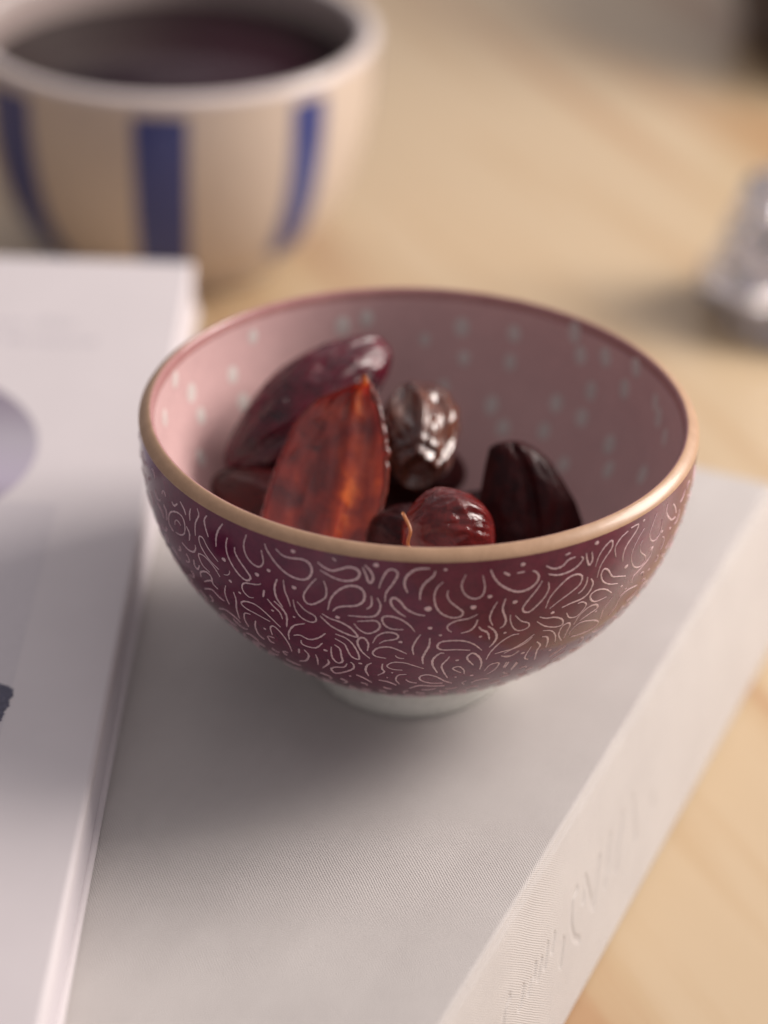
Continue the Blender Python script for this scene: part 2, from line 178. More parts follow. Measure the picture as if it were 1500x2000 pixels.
def mat_glaze(name, a, b, rough=.09, coat=1.0):
    t = NT(name); co = t.coords()
    f = t.noise(co, 2.4, 5, .65, .4); f2 = t.noise(co, 11, 3, .6)
    f = t.math('ADD', t.math('MULTIPLY', f, .7), t.math('MULTIPLY', f2, .3))
    t.l(t.ramp(f, [(.35, a), (.65, b)]), t.b.inputs['Base Color'])
    t.l(t.math('MULTIPLY_ADD', f2, .08, rough), t.b.inputs['Roughness'])
    t.l(t.bump(t.noise(co, 1.3, 2), .03, .25), t.b.inputs['Normal'])
    t.b.inputs['Coat Weight'].default_value = coat; t.b.inputs['Coat Roughness'].default_value = .04
    if name == 'maroon_glaze': t.b.inputs['Specular IOR Level'].default_value = .42
    return t.m

M = dict(
    cloth=mat_cloth(), wood=mat_wood(),
    maroon=mat_glaze("maroon_glaze", (.085, .010, .036), (.145, .017, .050), .10, .0),
    pink=mat_glaze("dusty_pink_glaze", (.62, .41, .405), (.68, .455, .445), .22, .1),
    pink_lip=mat_glaze("rosy_brown_lip_glaze", (.36, .17, .165), (.42, .21, .20), .2, .3),
    rim=mat_glaze("tan_glazed_rim", (.38, .23, .135), (.46, .285, .175), .34, .12),
    line=plain("pale_pink_line_glaze", (.60, .42, .45), .3, .2, 9).m,
    dot=plain("faded_green_dot_glaze", (.66, .60, .57), .3, .1, 4).m,
    white_glaze=plain("white_foot_glaze", (.76, .76, .70), .28, .04, 1).m,
    date=mat_date("dark_date_skin", (.014, .0015, .005), (.13, .004, .018), .07, .06, .10, 1.0, coat=.25),
    date_red=mat_date("reddish_date_skin", (.05, .003, .004), (.19, .012, .009), .09, .2, .06, coat=.3),
    date_black=mat_date("matte_dark_date_skin", (.005, .0015, .003), (.060, .006, .006), .38, .03, .04, coat=.05),
    date_gloss=mat_date("glossy_wrinkled_date_skin", (.018, .003, .006), (.19, .06, .028), .05, .1, .07, 1.2, coat=1.0),
    date_edge=mat_date('rolled_wet_date_edge', (.05, .006, .006), (.22, .035, .015), .10, .3, .03, .6),
    amber=mat_amber(),
    husk=plain("dry_tan_date_edge", (.35, .12, .035), .4, .3, 6).m,
    paper_cover=plain("glossy_offwhite_cover", (.60, .555, .565), .5, .02, .4).m,
    panel=plain("lilac_grey_print", (.55, .51, .53), .45, .03, 5).m,
    disc=None, stamp=None,
    print_grey=plain("faint_grey_print", (.40, .37, .42), .4, .1, 6).m,
    pages=None,
    cup=mat_glaze("cream_cup_glaze", (.52, .43, .36), (.57, .475, .395), .25, .3),
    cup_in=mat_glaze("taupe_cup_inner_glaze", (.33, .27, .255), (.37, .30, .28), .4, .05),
    cup_rim=mat_glaze("pale_cup_rim_glaze", (.60, .53, .51), (.66, .585, .56), .12, .5),
    blue=mat_glaze("cobalt_blue_stripe_glaze", (.024, .036, .16), (.040, .056, .22), .3, .2),
    tea=plain("dark_tea", (.020, .006, .011), .2, .1, 1, **{'Specular_IOR_Level': .2}).m,
    jar=mat_glaze("dark_brown_jar_glaze", (.035, .022, .025), (.05, .03, .034), .3, .4),
)
def mat_disc():
    t = NT("printed_grey_sphere_photo"); co = t.coords()
    s = t.n('ShaderNodeSeparateXYZ'); t.l(co, s.inputs[0])
    f = t.math('MULTIPLY_ADD', s.outputs[1], .10, -.11)
    f = t.math('ADD', f, t.math('MULTIPLY', t.noise(co, .5, 3), .1))
    t.l(t.ramp(f, [(.18, (.24, .20, .23)), (.42, (.42, .37, .46)), (.62, (.36, .33, .38)), (.95, (.15, .11, .16))]), t.b.inputs['Base Color'])
    t.set(Roughness=.34); return t.m
M['disc'] = mat_disc()
def mat_stamp():
    t = NT("navy_rough_print"); co = t.coords()
    f = t.noise(co, 9, 5, .75)
    t.l(t.ramp(f, [(.35, (.02, .018, .05)), (.55, (.045, .042, .09)), (.68, (.20, .18, .24))]), t.b.inputs['Base Color'])
    t.set(Roughness=.4); return t.m
M['stamp'] = mat_stamp()
def mat_pages():
    t = NT("white_page_edges"); co = t.coords()
    s = t.n('ShaderNodeSeparateXYZ'); t.l(co, s.inputs[0])
    wv = t.noise(t.coords((2, 2, 6000)), 1, 2)
    t.l(t.ramp(wv, [(.3, (.50, .46, .48)), (.7, (.68, .63, .66))]), t.b.inputs['Base Color'])
    t.l(t.bump(wv, .01, .5), t.b.inputs['Normal']); t.set(Roughness=.6); return t.m
M['pages'] = mat_pages()
def mat_silver():
    t = NT("crumpled_silver"); co = t.coords()
    h = t.noise(co, 1.4, 3, .6, .6)
    t.l(t.ramp(h, [(.38, (.28, .33, .42)), (.50, (.97, .96, 1.0))]), t.b.inputs['Base Color'])  # blue-grey dark reflections painted into the metal colour by noise
    h = t.math('ADD', h, t.math('MULTIPLY', t.noise(co, 2.6, 2, .5, .5), .6)); t.l(t.bump(h, 1.0, 1), t.b.inputs['Normal'])
    t.set(Metallic=1.0, Roughness=.06); return t.m
M['silver'] = mat_silver()

# ------------------------------------------------------------------ object helpers
def link(o, parent=None):
    COL.objects.link(o)
    if parent is not None: o.parent = parent
    return o
def tag(o, label=None, cat=None, group=None, kind=None):
    for k, v in (('label', label), ('category', cat), ('group', group), ('kind', kind)):
        if v: o[k] = v
    return o
def root(name, loc, label, cat, rz=0, group=None):
    o = bpy.data.objects.new(name, None); o.empty_display_size = .02
    o.location = Vector(loc)*CM; o.rotation_euler = (0, 0, rz); link(o)
    return tag(o, label, cat, group)
def mesh(name, verts, faces, mat, parent=None, smooth=True, weld=False):
    me = bpy.data.meshes.new(name)
    v = (np.asarray(verts, float)*CM)
    me.from_pydata(v.tolist(), [], faces)
    me.materials.append(mat)
    bm = bmesh.new(); bm.from_mesh(me)
    if weld: bmesh.ops.remove_doubles(bm, verts=bm.verts, dist=1e-6)
    bmesh.ops.recalc_face_normals(bm, faces=bm.faces)
    for f in bm.faces: f.smooth = smooth
    bm.to_mesh(me); bm.free(); me.update()
    return link(bpy.data.objects.new(name, me), parent)
def lathe(name, prof, mat, parent=None, n=160, closed=False, a0=0.0):
    k = len(prof); vs = []; fs = []
    for i in range(n):
        a = a0+2*math.pi*i/n; c, s = math.cos(a), math.sin(a)
        for r, z in prof: vs.append((r*c, r*s, z))
    m = k if closed else k-1
    for i in range(n):
        for j in range(m):
            a = i*k+j; b = i*k+(j+1) % k; c = ((i+1) % n)*k+(j+1) % k; d = ((i+1) % n)*k+j
            fs.append((a, b, c, d))
    return mesh(name, vs, fs, mat, parent, weld=True)
def box(name, lo, hi, mat, parent=None, bev=0.0, seg=3):
    bm = bmesh.new(); bmesh.ops.create_cube(bm, size=1)
    for v in bm.verts:
        v.co = Vector([((lo[i]+hi[i])/2+v.co[i]*(hi[i]-lo[i]))*CM for i in range(3)])
    if bev:
        bmesh.ops.bevel(bm, geom=bm.edges[:], offset=bev*CM, segments=seg, profile=.5, affect='EDGES')
    me = bpy.data.meshes.new(name); bm.to_mesh(me); bm.free(); me.materials.append(mat)
    o = link(bpy.data.objects.new(name, me), parent)
    return o
def catmull(P, n=7):
    P = [np.array(p, float) for p in P]
    if len(P) < 3:
        return [P[0]+(P[1]-P[0])*t for t in np.linspace(0, 1, n)]
    Q = [2*P[0]-P[1]]+P+[2*P[-1]-P[-2]]; out = []
    for i in range(1, len(Q)-2):
        for t in np.linspace(0, 1, n, endpoint=False):
            p0, p1, p2, p3 = Q[i-1:i+3]
            out.append(.5*((2*p1)+(-p0+p2)*t+(2*p0-5*p1+4*p2-p3)*t*t+(-p0+3*p1-3*p2+p3)*t**3))
    out.append(P[-1]); return out
def smoothstep(x): x = np.clip(x, 0, 1); return x*x*(3-2*x)

# ------------------------------------------------------------------ the table
TZ = -4.5
tab = root("wooden_table", (0, 10, TZ), "pale pine table top with reddish grain under the books and cups", "table")
box("tabletop", (-65, -50, -3), (65, 75, 0), M['wood'], tab, .25)

# ------------------------------------------------------------------ the thick cloth book (lower)
ANG = -math.radians(22.97)
bk = root("cloth_book", (4.675, -2.547, TZ), "thick pale grey cloth-bound book under the bowl, blind-stamped lettering on its spine", "book", ANG)
Y0, Y1, TH = -19.5, 12.17, 4.5
def cover_board(name, z0, z1, x1, par):
    return box(name, (-22, Y0, z0), (x1, Y1, z1), M['cloth'], par, .11, 7)
cover_board("top_cover", TH-.32, TH, 0.0, bk)
cover_board("bottom_cover", 0, .32, .68, bk)
box("page_block", (-21.4, Y0+.4, .33), (-.15, Y1-.4, TH-.33), M['pages'], bk)
# spine sheet with pressed-in lettering
seg = []
for s in SPINE_STROKES:
    q = catmull([(y+.52, z) for y, z in s], 5)
    seg += [(q[i], q[i+1]) for i in range(len(q)-1)]
ys = np.concatenate([np.arange(Y0+.02, -9.2, .3), np.arange(-9.2, 2.2, .028), np.arange(2.2, Y1, .3), [Y1-.02]])
ss = np.linspace(0, 1, 150)
ZS = .10+ss*(TH-.20)
YY, SS = np.meshgrid(ys, ZS, indexing='ij')
dist = np.full(YY.shape, 9.0)
for a, b in seg:
    d = b-a; L2 = max(float(d@d), 1e-9)
    t = np.clip(((YY-a[0])*d[0]+(SS-a[1])*d[1])/L2, 0, 1)
    dist = np.minimum(dist, np.hypot(YY-a[0]-t*d[0], SS-a[1]-t*d[1]))
deb = .028*(1-smoothstep((dist-.03)/.10))
off = -.06+.06*smoothstep(SS/.25)+.70*(SS/TH)**.85+.06*np.sin(np.pi*SS/TH)-deb
vs = np.stack([off, YY, TH-SS], -1).reshape(-1, 3)
ny, nz = YY.shape
fs = [(i*nz+j, i*nz+j+1, (i+1)*nz+j+1, (i+1)*nz+j) for i in range(ny-1) for j in range(nz-1)]
sp = mesh("spine", vs, fs, M['cloth'], bk)
sm = sp.modifiers.new("thickness", 'SOLIDIFY'); sm.thickness = .0018; sm.offset = -1

# ------------------------------------------------------------------ the white book (upper left)
UB = root("white_book", (-6.36, 0, 0.004), "glossy off-white hardcover with a printed grey disc lying on the cloth book's left side", "book")
X0 = -20.0
def board(name, z0, z1, x1, rr, y1):
    # rounded right edge profile swept along y
    prof = [(X0, z0)]
    for a in np.linspace(-90, 0, 7): prof.append((x1-min(rr, .1)+min(rr, .1)*math.cos(math.radians(a)), z0+min(rr, .1)+min(rr, .1)*math.sin(math.radians(a))))
    for a in np.linspace(0, 90, 12): prof.append((x1-rr+rr*math.cos(math.radians(a)), z1-min(rr, z1-z0-.1)+min(rr, z1-z0-.1)*math.sin(math.radians(a))))
    prof.append((X0, z1)); k = len(prof)
    yy = [-18.0, y1-.2, y1-.05, y1]; ins = [0, 0, .05, .16]
    V = []
    for y, i_ in zip(yy, ins):
        for x, z in prof: V.append((min(x, x1-i_), y, min(max(z, z0+i_*.3), z1-i_*.3)))
    F = [(a*k+j, a*k+(j+1) % k, (a+1)*k+(j+1) % k, (a+1)*k+j) for a in range(len(yy)-1) for j in range(k)]
    F += [tuple(range(k)), tuple(range((len(yy)-1)*k, len(yy)*k))]
    return mesh(name, V, F, M['paper_cover'], UB, smooth=False)
board("top_cover", 1.24, 1.6, 0.0, .14, 17.4)
board("bottom_cover", 0.0, .26, 0.10, .12, 17.4)
box("page_block", (X0, -17.8, .262), (-.01, 17.1, 1.238), M['pages'], UB, .02)
PZ = 1.604
def decal(name, pts, mat, z=PZ, th=.003):
    k = len(pts); V = [(x, y, z) for x, y in pts]+[(x, y, z-th) for x, y in pts]
    F = [tuple(range(k)), tuple(range(2*k-1, k-1, -1))]+[(i, (i+1) % k, k+(i+1) % k, k+i) for i in range(k)]
    return mesh(name, V, F, mat, UB, smooth=False)
ox = 6.36
decal("printed_panel", [(-19.9, -17.9), (-2.12, -17.9), (-2.05, -6), (-2.1, 3.8), (-19.9, 3.8)], M['panel'], PZ)
decal("printed_disc", [(-13.64+ox+4.33*math.cos(a), 6.1+4.33*math.sin(a)) for a in np.linspace(0, 2*math.pi, 96, endpoint=False)], M['disc'], PZ+.005)
random.seed(5)
st_ = [(-10.6, -3.55), (-9.3, -3.62), (-8.62, -3.70), (-8.40, -3.86), (-8.37, -4.1), (-8.40, -4.3), (-8.39, -4.5), (-8.45, -4.72), (-8.46, -5.0), (-8.52, -5.15), (-8.66, -5.4), (-8.9, -5.62), (-9.4, -5.7), (-10.6, -5.6)]
st_ = [(x+random.uniform(-.025, .025), y+random.uniform(-.025, .025)) for x, y in [tuple(p) for p in catmull(st_, 5)]]
decal("printed_stamp", [(x+ox, y) for x, y in st_], M['stamp'], PZ+.005)
# two blurred lines of small print: short strokes set as unreadable words
V = []; F = []
def stroke_box(x, y, wx, wy):
    b = len(V); z = PZ+.003
    V.extend([(x, y, z), (x+wx, y, z), (x+wx, y+wy, z), (x, y+wy, z)]); F.append((b, b+1, b+2, b+3))
for (xa, xb, y, hh) in ((-12.6, -10.75, 12.95, .42), (-10.35, -9.25, 13.05, .42), (-12.6, -11.2, 12.1, .42), (-10.95, -8.7, 12.0, .42)):
    x = xa
    while x < xb:
        h = hh*random.choice((.62, .62, .66, 1)); ww = random.uniform(.12, .2)
        stroke_box(x+ox, y, .05, h)
        stroke_box(x+ox+.05, y+(h-.06)*random.choice((0, 1, .5)), ww*.7, .06)
        x += ww+.06
tx = mesh("print_lines", V, F, M['print_grey'], UB, smooth=False)

# ------------------------------------------------------------------ the bowl
bw = root("ceramic_bowl", (0, 0, 0.003), "maroon bowl with white curling line pattern, tan rim and dusty pink inside", "bowl")
HB = 5.75
def Rout(t): return 2.0+4.0*(max(0., 1-max(0., 1-t)**2.4))**(1/1.2)
def zout(t): return .7+HB*t
tt = np.concatenate([np.linspace(0, .1, 12)[:-1], np.linspace(.1, 1, 50)])
lathe("glazed_body", [(0.0, .62)]+[(Rout(t)-.0, zout(t)) for t in tt]+[(Rout(1), zout(1)+.045)], M['maroon'], bw, 220)
lathe("foot_ring", [(0, .30), (1.75, .30), (1.85, .02), (2.0, 0), (2.16, .0), (2.22, .05), (2.34, .4), (2.44, .72), (2.58, .88), (2.2, .9)], M['white_glaze'], bw, 160)
WT = .34
ti = [t for t in np.linspace(.03, 1, 50)]
inner = [(max(Rout(t)-WT, 0.01), zout(t)) for t in ti]
inner = [(0, inner[0][1]+.15), (1.0, inner[0][1]+.16)]+[p for p in inner if p[0] > 1.9]
lathe("inner_glaze", inner, M['pink'], bw, 220)
ro, ri, zt = Rout(1), Rout(1)-WT, zout(1)
lip = [(ro+.001, zt+.04), (ro-.004, zt+.06), (ro-.03, zt+.10), (ro-.075, zt+.150), (ro-.13, zt+.19), (ro-.19, zt+.222), (ro-.225, zt+.235), (ro-.245, zt+.236)]
lathe("inner_lip", [(ro-.244, zt+.236), (ro-.27, zt+.228), (ro-.295, zt+.205), (ro-.31, zt+.16), (ri+.004, zt+.08), (ri, zt-.01)], M['pink_lip'], bw, 260)
lathe("rim", lip, M['rim'], bw, 260)
# surface helpers for decoration
def psurf(th, t, out=.006):
    t = min(max(t, .004), .996)
    r = Rout(t); e = .002
    dr = (Rout(t+e)-Rout(t-e)); dz = HB*2*e
    n = np.array([dz, -dr]); n /= np.linalg.norm(n)
    rr, z = r+n[0]*out, zout(t)+n[1]*out
    return np.array([rr*math.cos(th), rr*math.sin(th), z])
def pnorm(th, t): return (psurf(th, t, .1)-psurf(th, t, 0))/.1
V = []; F = []
def ribbon(P, width):
    pts = [psurf(a, b) for a, b in P]; nn = [pnorm(a, b) for a, b in P]; n = len(pts); b0 = len(V)
    for i in range(n):
        tg = pts[min(i+1, n-1)]-pts[max(i-1, 0)]; L = np.linalg.norm(tg)
        tg = tg/L if L > 1e-9 else np.array([1, 0, 0])
        sd = np.cross(nn[i], tg)
        f = i/(n-1); hw = width*(.45+.55*math.sin(math.pi*f)**.6)*(1+.18*math.sin(i*1.7))/2
        V.append(tuple(pts[i]-sd*hw-nn[i]*.008)); V.append(tuple(pts[i]+nn[i]*.006)); V.append(tuple(pts[i]+sd*hw-nn[i]*.008))
    for i in range(n-1):
        a = b0+3*i
        F.append((a, a+1, a+4, a+3)); F.append((a+1, a+2, a+5, a+4))
def blob(th, t, r):
    c = psurf(th, t); nn = pnorm(th, t)
    u = np.array([-math.sin(th), math.cos(th), 0]); v = np.cross(nn, u); b0 = len(V)
    V.append(tuple(c+nn*.012))
    for k in range(14):
        a = 2*math.pi*k/14
        q = r*(1+.08*math.sin(3*a+th*9))
        V.append(tuple(c+u*math.cos(a)*q+v*math.sin(a)*q*.82-nn*.008))
    for k in range(14): F.append((b0, b0+1+k, b0+1+(k+1) % 14))
random.seed(3)
for rot in (0, math.pi):
    for s in STROKES:
        ribbon([(p[0]+rot, p[1]) for p in catmull(s, 7)], random.uniform(.036, .056))
    for a, t, r in DOTS: blob(a+rot, t, r)
pts_ = np.array([psurf(a+rot, t) for rot in (0, math.pi) for s in STROKES for a, t in catmull(s, 3)]+[psurf(a+rot, t) for rot in (0, math.pi) for a, t, r in DOTS])
for trial in range(5200):
    th = random.uniform(-math.pi, math.pi); t = random.uniform(.03, .975)
    R0 = Rout(t); L = random.uniform(.22, .5); ph = random.uniform(0, 2*math.pi); cv = random.uniform(1.2, 3.2)*random.choice((-1, 1))
    sl = math.hypot(HB, (Rout(min(t+.01, 1))-Rout(t-.01))/.02)
    x = y = 0; Q = []
    for k in range(6):
        Q.append((th+x/R0, t+y/sl)); x += L/5*math.cos(ph); y += L/5*math.sin(ph); ph += cv/5
    if any(q[1] < .02 or q[1] > .975 for q in Q): continue
    W = np.array([psurf(*q) for q in Q])
    gap = .135
    if np.min(np.linalg.norm(pts_[None]-W[:, None], axis=2)) < gap: continue
    ribbon([tuple(q) for q in catmull(Q, 3)], random.uniform(.026, .038)); pts_ = np.vstack([pts_, W])
mesh("line_pattern", V, F, M['line'], bw)["kind"] = "stuff"
V = []; F = []
for a, t in INNER_DOTS:
    for rot in (0, math.pi):
        aa = a+rot
        if rot and random.random() < .3: continue
        r = Rout(t)-WT-.006; e = .01
        c = np.array([r*math.cos(aa), r*math.sin(aa), zout(t)])
        dr = (Rout(min(t+e, .99))-Rout(t-e)); v = np.array([dr*math.cos(aa), dr*math.sin(aa), HB*2*e]); v /= np.linalg.norm(v)
        u = np.array([-math.sin(aa), math.cos(aa), 0]); nn = np.cross(u, v); nn = nn if nn[:2]@c[:2] < 0 else -nn
        rr = random.uniform(.12, .19); el = random.uniform(1.3, 1.9); b0 = len(V)
        V.append(tuple(c+nn*.01))
        for k in range(14):
            b = 2*math.pi*k/14; V.append(tuple(c+u*rr*math.cos(b)+v*rr*el*math.sin(b)-nn*.002))
        for k in range(14): F.append((b0, b0+1+k, b0+1+(k+1) % 14))
mesh("inner_spots", V, F, M['dot'], bw)["kind"] = "stuff"

# ------------------------------------------------------------------ dates
def frame(A, B, upv):
    A = np.array(A, float); B = np.array(B, float); ax = B-A; L = np.linalg.norm(ax); ax /= L
    u = np.cross(np.array(upv, float), ax); u /= np.linalg.norm(u); v = np.cross(ax, u)
    return A, ax, u, v, L
def date(A, B, wu, wv, mat, label, seed=1, ridge=.05, rings=0.0, upv=(0, 0, 1), bend=.1, pw=.55, calyx=False, name="date", twist=.0, fold=5.0):
    A, ax, u, v, L = frame(A, B, upv)
    nu, nv = 120, 120; V = []
    for i in range(nu+1):
        s = i/nu; c = A+ax*L*s
        base = max(0.0, math.sin(math.pi*min(max(s, 0), 1)))**pw
        base *= 1-.12*(2*s-1)*twist
        if calyx: base *= 1-.0*s
        for j in range(nv):
            a = 2*math.pi*j/nv; ca, sa = math.cos(a+twist*s), math.sin(a+twist*s)
            n1 = noise.noise(Vector((ca*1.6+seed*7.1, sa*1.6, s*1.3)))
            q = noise.noise(Vector((ca*fold*.55+seed*3.3, sa*fold*.55+n1, s*1.7+seed)))
            rd = 1-abs(q)*2.4
            q2 = noise.noise(Vector((ca*fold+seed*1.3, sa*fold+s*2+n1*2, s*3.1-seed)))
            n3 = noise.noise(Vector((ca*9+seed, sa*9, s*9)))
            d = 1+.12*n1+ridge*(rd*1.0)+ridge*.7*(1-abs(q2)*2)+.012*n3
            if rings: d += rings*math.sin(a*22+3.5*n1+s*2.3)*(.5+.5*noise.noise(Vector((ca*2, sa*2, seed+s*4))))
            r = base*d
            p = c+u*(r*wu*math.cos(a))+v*(r*wv*math.sin(a))+v*(bend*math.sin(math.pi*s))
            if calyx:
                p = p-ax*(.20*math.exp(-((s-.055-.01*n1)/.016)**2)-.25*math.exp(-(s/.02)**2)+.10*math.exp(-((s-.13+.015*n1)/.02)**2))
            V.append(tuple(p))
    F = []
    for i in range(nu):
        for j in range(nv):
            F.append((i*nv+j, i*nv+(j+1) % nv, (i+1)*nv+(j+1) % nv, (i+1)*nv+j))
    o = mesh(name, V, F, mat, None, weld=True)
    return tag(o, label, "date")
def slab(name, Ls, Rs, mat, label, concave=.2, back=.6, seed=1, wr=.04, lip=.05, crease=None):
    """closed body whose front face follows the outline Ls..Rs, hollow or bulging"""
    n = 90
    k = np.linspace(0, 1, len(Ls))
    def itp(P, s): P = np.array(P); return np.array([np.interp(s, k, P[:, i]) for i in range(3)])
    nv = 120; V = []; glow = []
    view = np.array(CAM)
    for i in range(n+1):
        s = i/n; l = itp(Ls, s); r = itp(Rs, s); c = (l+r)/2; hw = np.linalg.norm(r-l)/2
        h = (r-l)/max(2*hw, 1e-6)
        nrm = np.array([.10, -.86, .50]); nrm -= h*(nrm@h); nrm /= np.linalg.norm(nrm)
        endf = min(1, (math.sin(math.pi*min(1, s*.93+.0)))**.5*1.15) if s < .5 else 1
        for j in range(nv):
            a = 2*math.pi*j/nv; x = math.cos(a); y = math.sin(a)
            nz = noise.noise(Vector((x*1.7+seed*5, s*2.6, seed))); nz2 = noise.noise(Vector((x*4+seed, s*5, 2.2)))
            nz3 = noise.noise(Vector((x*9+seed, s*11, 4.2)))
            if y >= 0:
                e = abs(x)
                dep = -concave*(1-e**3)*endf + lip*smoothstep((e-.62)/.3)*(1-smoothstep((e-.93)/.07))
                dep += wr*(nz*2.2+(1-abs(nz2)*2.5)*.9+nz3*.35)*(1-e**4)
                if crease is not None:
                    dep += crease[1]*math.exp(-((x-crease[0]-.12*nz)/.13)**2)*endf*(1-e**4)
            else:
                dep = -back*abs(y)**.8*min(hw, 1.2)*(1+.1*nz+.08*(1-abs(nz2)*2))
            edge = 1+.03*nz2
            V.append(tuple(c+h*hw*x*edge+nrm*dep))
            g = (math.exp(-((x-.38)/.28)**2)+.5*math.exp(-((x-.9)/.15)**2))*(1 if y >= 0 else .2)*(.5+nz)*(1-.35*s)  # mask of the painted backlit orange, strongest right of centre
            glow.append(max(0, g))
    F = []
    for i in range(n):
        for j in range(nv):
            F.append((i*nv+j, i*nv+(j+1) % nv, (i+1)*nv+(j+1) % nv, (i+1)*nv+j))
    F.append(tuple(range(nv))); F.append(tuple(range(n*nv, (n+1)*nv)))
    o = mesh(name, V, F, mat)
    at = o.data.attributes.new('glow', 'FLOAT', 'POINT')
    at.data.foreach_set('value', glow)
    return tag(o, label, "date")

date((-4.2, 1.5, 4.0), (-.76, 4.15, 5.98), .95, .86, M['date'],
     "long whole glossy dark date leaning on the left inner wall behind the open half", seed=2, ridge=.075, pw=.46, upv=(.2, -.3, 1), fold=4)
OPEN_L= [(-1.24, 1.1, 6.8), (-1.31, 0.99, 6.68), (-1.72, 0.88, 6.53), (-2.19, 0.75, 6.37), (-2.46, 0.57, 6.16), (-2.67, 0.39, 5.96), (-2.84, 0.11, 5.64), (-3.03, -0.23, 5.26), (-3.17, -0.58, 4.88), (-3.31, -1.01, 4.41), (-3.34, -1.39, 4.0), (-3.22, -1.82, 3.56), (-2.7, -2.2, 3.17)]
OPEN_R= [(-1.19, 1.1, 6.8), (-1.1, 0.99, 6.69), (-1.03, 0.88, 6.56), (-0.95, 0.75, 6.42), (-0.85, 0.57, 6.23), (-0.79, 0.39, 6.04), (-0.7, 0.11, 5.73), (-0.66, -0.23, 5.36), (-0.66, -0.58, 4.98), (-0.76, -1.01, 4.52), (-0.83, -1.39, 4.1), (-1.02, -1.82, 3.65), (-1.38, -2.2, 3.23)]
DARK_L= [(1.98, 1.0, 5.32), (1.74, 0.97, 5.26), (1.59, 0.92, 5.17), (1.53, 0.77, 4.92), (1.47, 0.54, 4.53), (1.4, 0.3, 4.14), (1.38, 0.07, 3.75), (1.44, -0.17, 3.37), (1.62, -0.4, 2.99)]
DARK_R= [(2.23, 1.0, 5.33), (2.41, 0.97, 5.29), (2.61, 0.92, 5.21), (2.96, 0.77, 4.98), (3.28, 0.54, 4.61), (3.55, 0.3, 4.23), (3.72, 0.07, 3.85), (3.7, -0.17, 3.46), (3.43, -0.4, 3.06)]
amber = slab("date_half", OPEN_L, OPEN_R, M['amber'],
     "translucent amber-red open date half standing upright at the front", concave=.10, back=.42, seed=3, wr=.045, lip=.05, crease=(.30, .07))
date((.04, .7, 4.62), (.10, 3.4, 5.15), .76, .88, M['date_gloss'],
     "wrinkled glossy date seen end-on, right behind the amber half", seed=9, ridge=.15, pw=.42, upv=(0, 0, 1), calyx=True, bend=.0, fold=3.0)
d4 = date((-.30, -2.35, 4.72), (1.68, -2.15, 4.80), .95, .98, M['date_red'],
     "small reddish finely ridged date in front, its split edge beside the amber half", seed=5, ridge=.06, rings=.011, pw=.42, upv=(0, -.3, 1), bend=.02)
slab("date_half", DARK_L, DARK_R, M['date_black'],
     "nearly black blunt date half standing alone at the right", concave=-.32, back=.6, seed=8, wr=.03, lip=.0, crease=(.1, -.1))
date((-4.55, 1.5, 3.75), (-1.3, -.5, 3.2), .85, .8, M['date_black'],
     "black date lying low at the left, under the long glossy one", seed=12, ridge=.05, pw=.5)
date((-.9, -.7, 3.9), (.45, -2.2, 4.15), .72, .75, M['date_black'],
     "dark date shape standing in for the dark cavity between the amber half and the small reddish one", seed=14, ridge=.05, pw=.5)  # black body added to darken the hollow beside the split edge
date((-.3, .3, 2.9), (3.3, .9, 3.1), .9, .9, M['date_black'],
     "dark date lying beneath the lone blunt half", seed=15, ridge=.05, pw=.5)
date((-2.6, 2.6, 3.6), (1.2, 2.9, 3.3), .95, .95, M['date_black'],
     "dark date under the wrinkled glossy one at the back", seed=16, ridge=.05, pw=.5)
date((-1.9, .4, 2.0), (1.9, -.3, 2.0), .9, .85, M['date_black'],
     "dark date at the very bottom of the bowl", seed=17, ridge=.05, pw=.5)
# glossy rolled edges of the open half
def tube(name, P, rads, mat, par, m=10):
    P = [np.array(p, float) for p in P]; V = []; F = []
    for i, p in enumerate(P):
        tg = P[min(i+1, len(P)-1)]-P[max(i-1, 0)]; tg /= np.linalg.norm(tg)
        u = np.cross(tg, [0, -.86, .5]); u /= np.linalg.norm(u); v = np.cross(tg, u)
        for k in range(m):
            a = 2*math.pi*k/m; V.append(tuple(p+(u*math.cos(a)+v*math.sin(a))*rads[i]))
    for i in range(len(P)-1):
        for k in range(m): F.append((i*m+k, i*m+(k+1) % m, (i+1)*m+(k+1) % m, (i+1)*m+k))
    F += [tuple(range(m)), tuple(range((len(P)-1)*m, len(P)*m))]
    return mesh(name, V, F, mat, par)
P = catmull([np.array(p)+np.array([.0, -.03, .0]) for p in OPEN_R[1:]], 9)
P = [p+np.array([.07*noise.noise(Vector((i*.31, 5, 1))), 0, .0]) for i, p in enumerate(P)]
tube("rolled_edge", P, [.055*(1+.45*noise.noise(Vector((i*.33, 2, 3))))*min(1, .35+i/14) for i in range(len(P))], M['date_edge'], amber)
P = catmull([np.array(p)+np.array([.02, -.03, .0]) for p in OPEN_L[1:]], 9)
P = [p+np.array([.012*math.sin(i*1.3), 0, .0]) for i, p in enumerate(P)]
tube("rolled_edge", P, [.034*(1+.3*noise.noise(Vector((i*.55, 7, 3)))) for i in range(len(P))], M['date_red'], amber)
# curled tan skin edge where the reddish date is split
P = catmull([(-.28, -2.75, 5.62), (-.12, -3.05, 5.42), (-.16, -3.2, 5.15), (.03, -3.33, 4.9), (.10, -3.35, 4.6), (.02, -3.3, 4.3)], 6)
V = []; F = []
for i, p in enumerate(P):
    for k in range(8):
        a = 2*math.pi*k/8; V.append((p[0]+.035*math.cos(a), p[1]+.05*math.sin(a), p[2]+.02*math.sin(a)))
for i in range(len(P)-1):
    for k in range(8): F.append((i*8+k, i*8+(k+1) % 8, (i+1)*8+(k+1) % 8, (i+1)*8+k))
fl = mesh("split_skin_edge", V, F, M['husk'], d4)

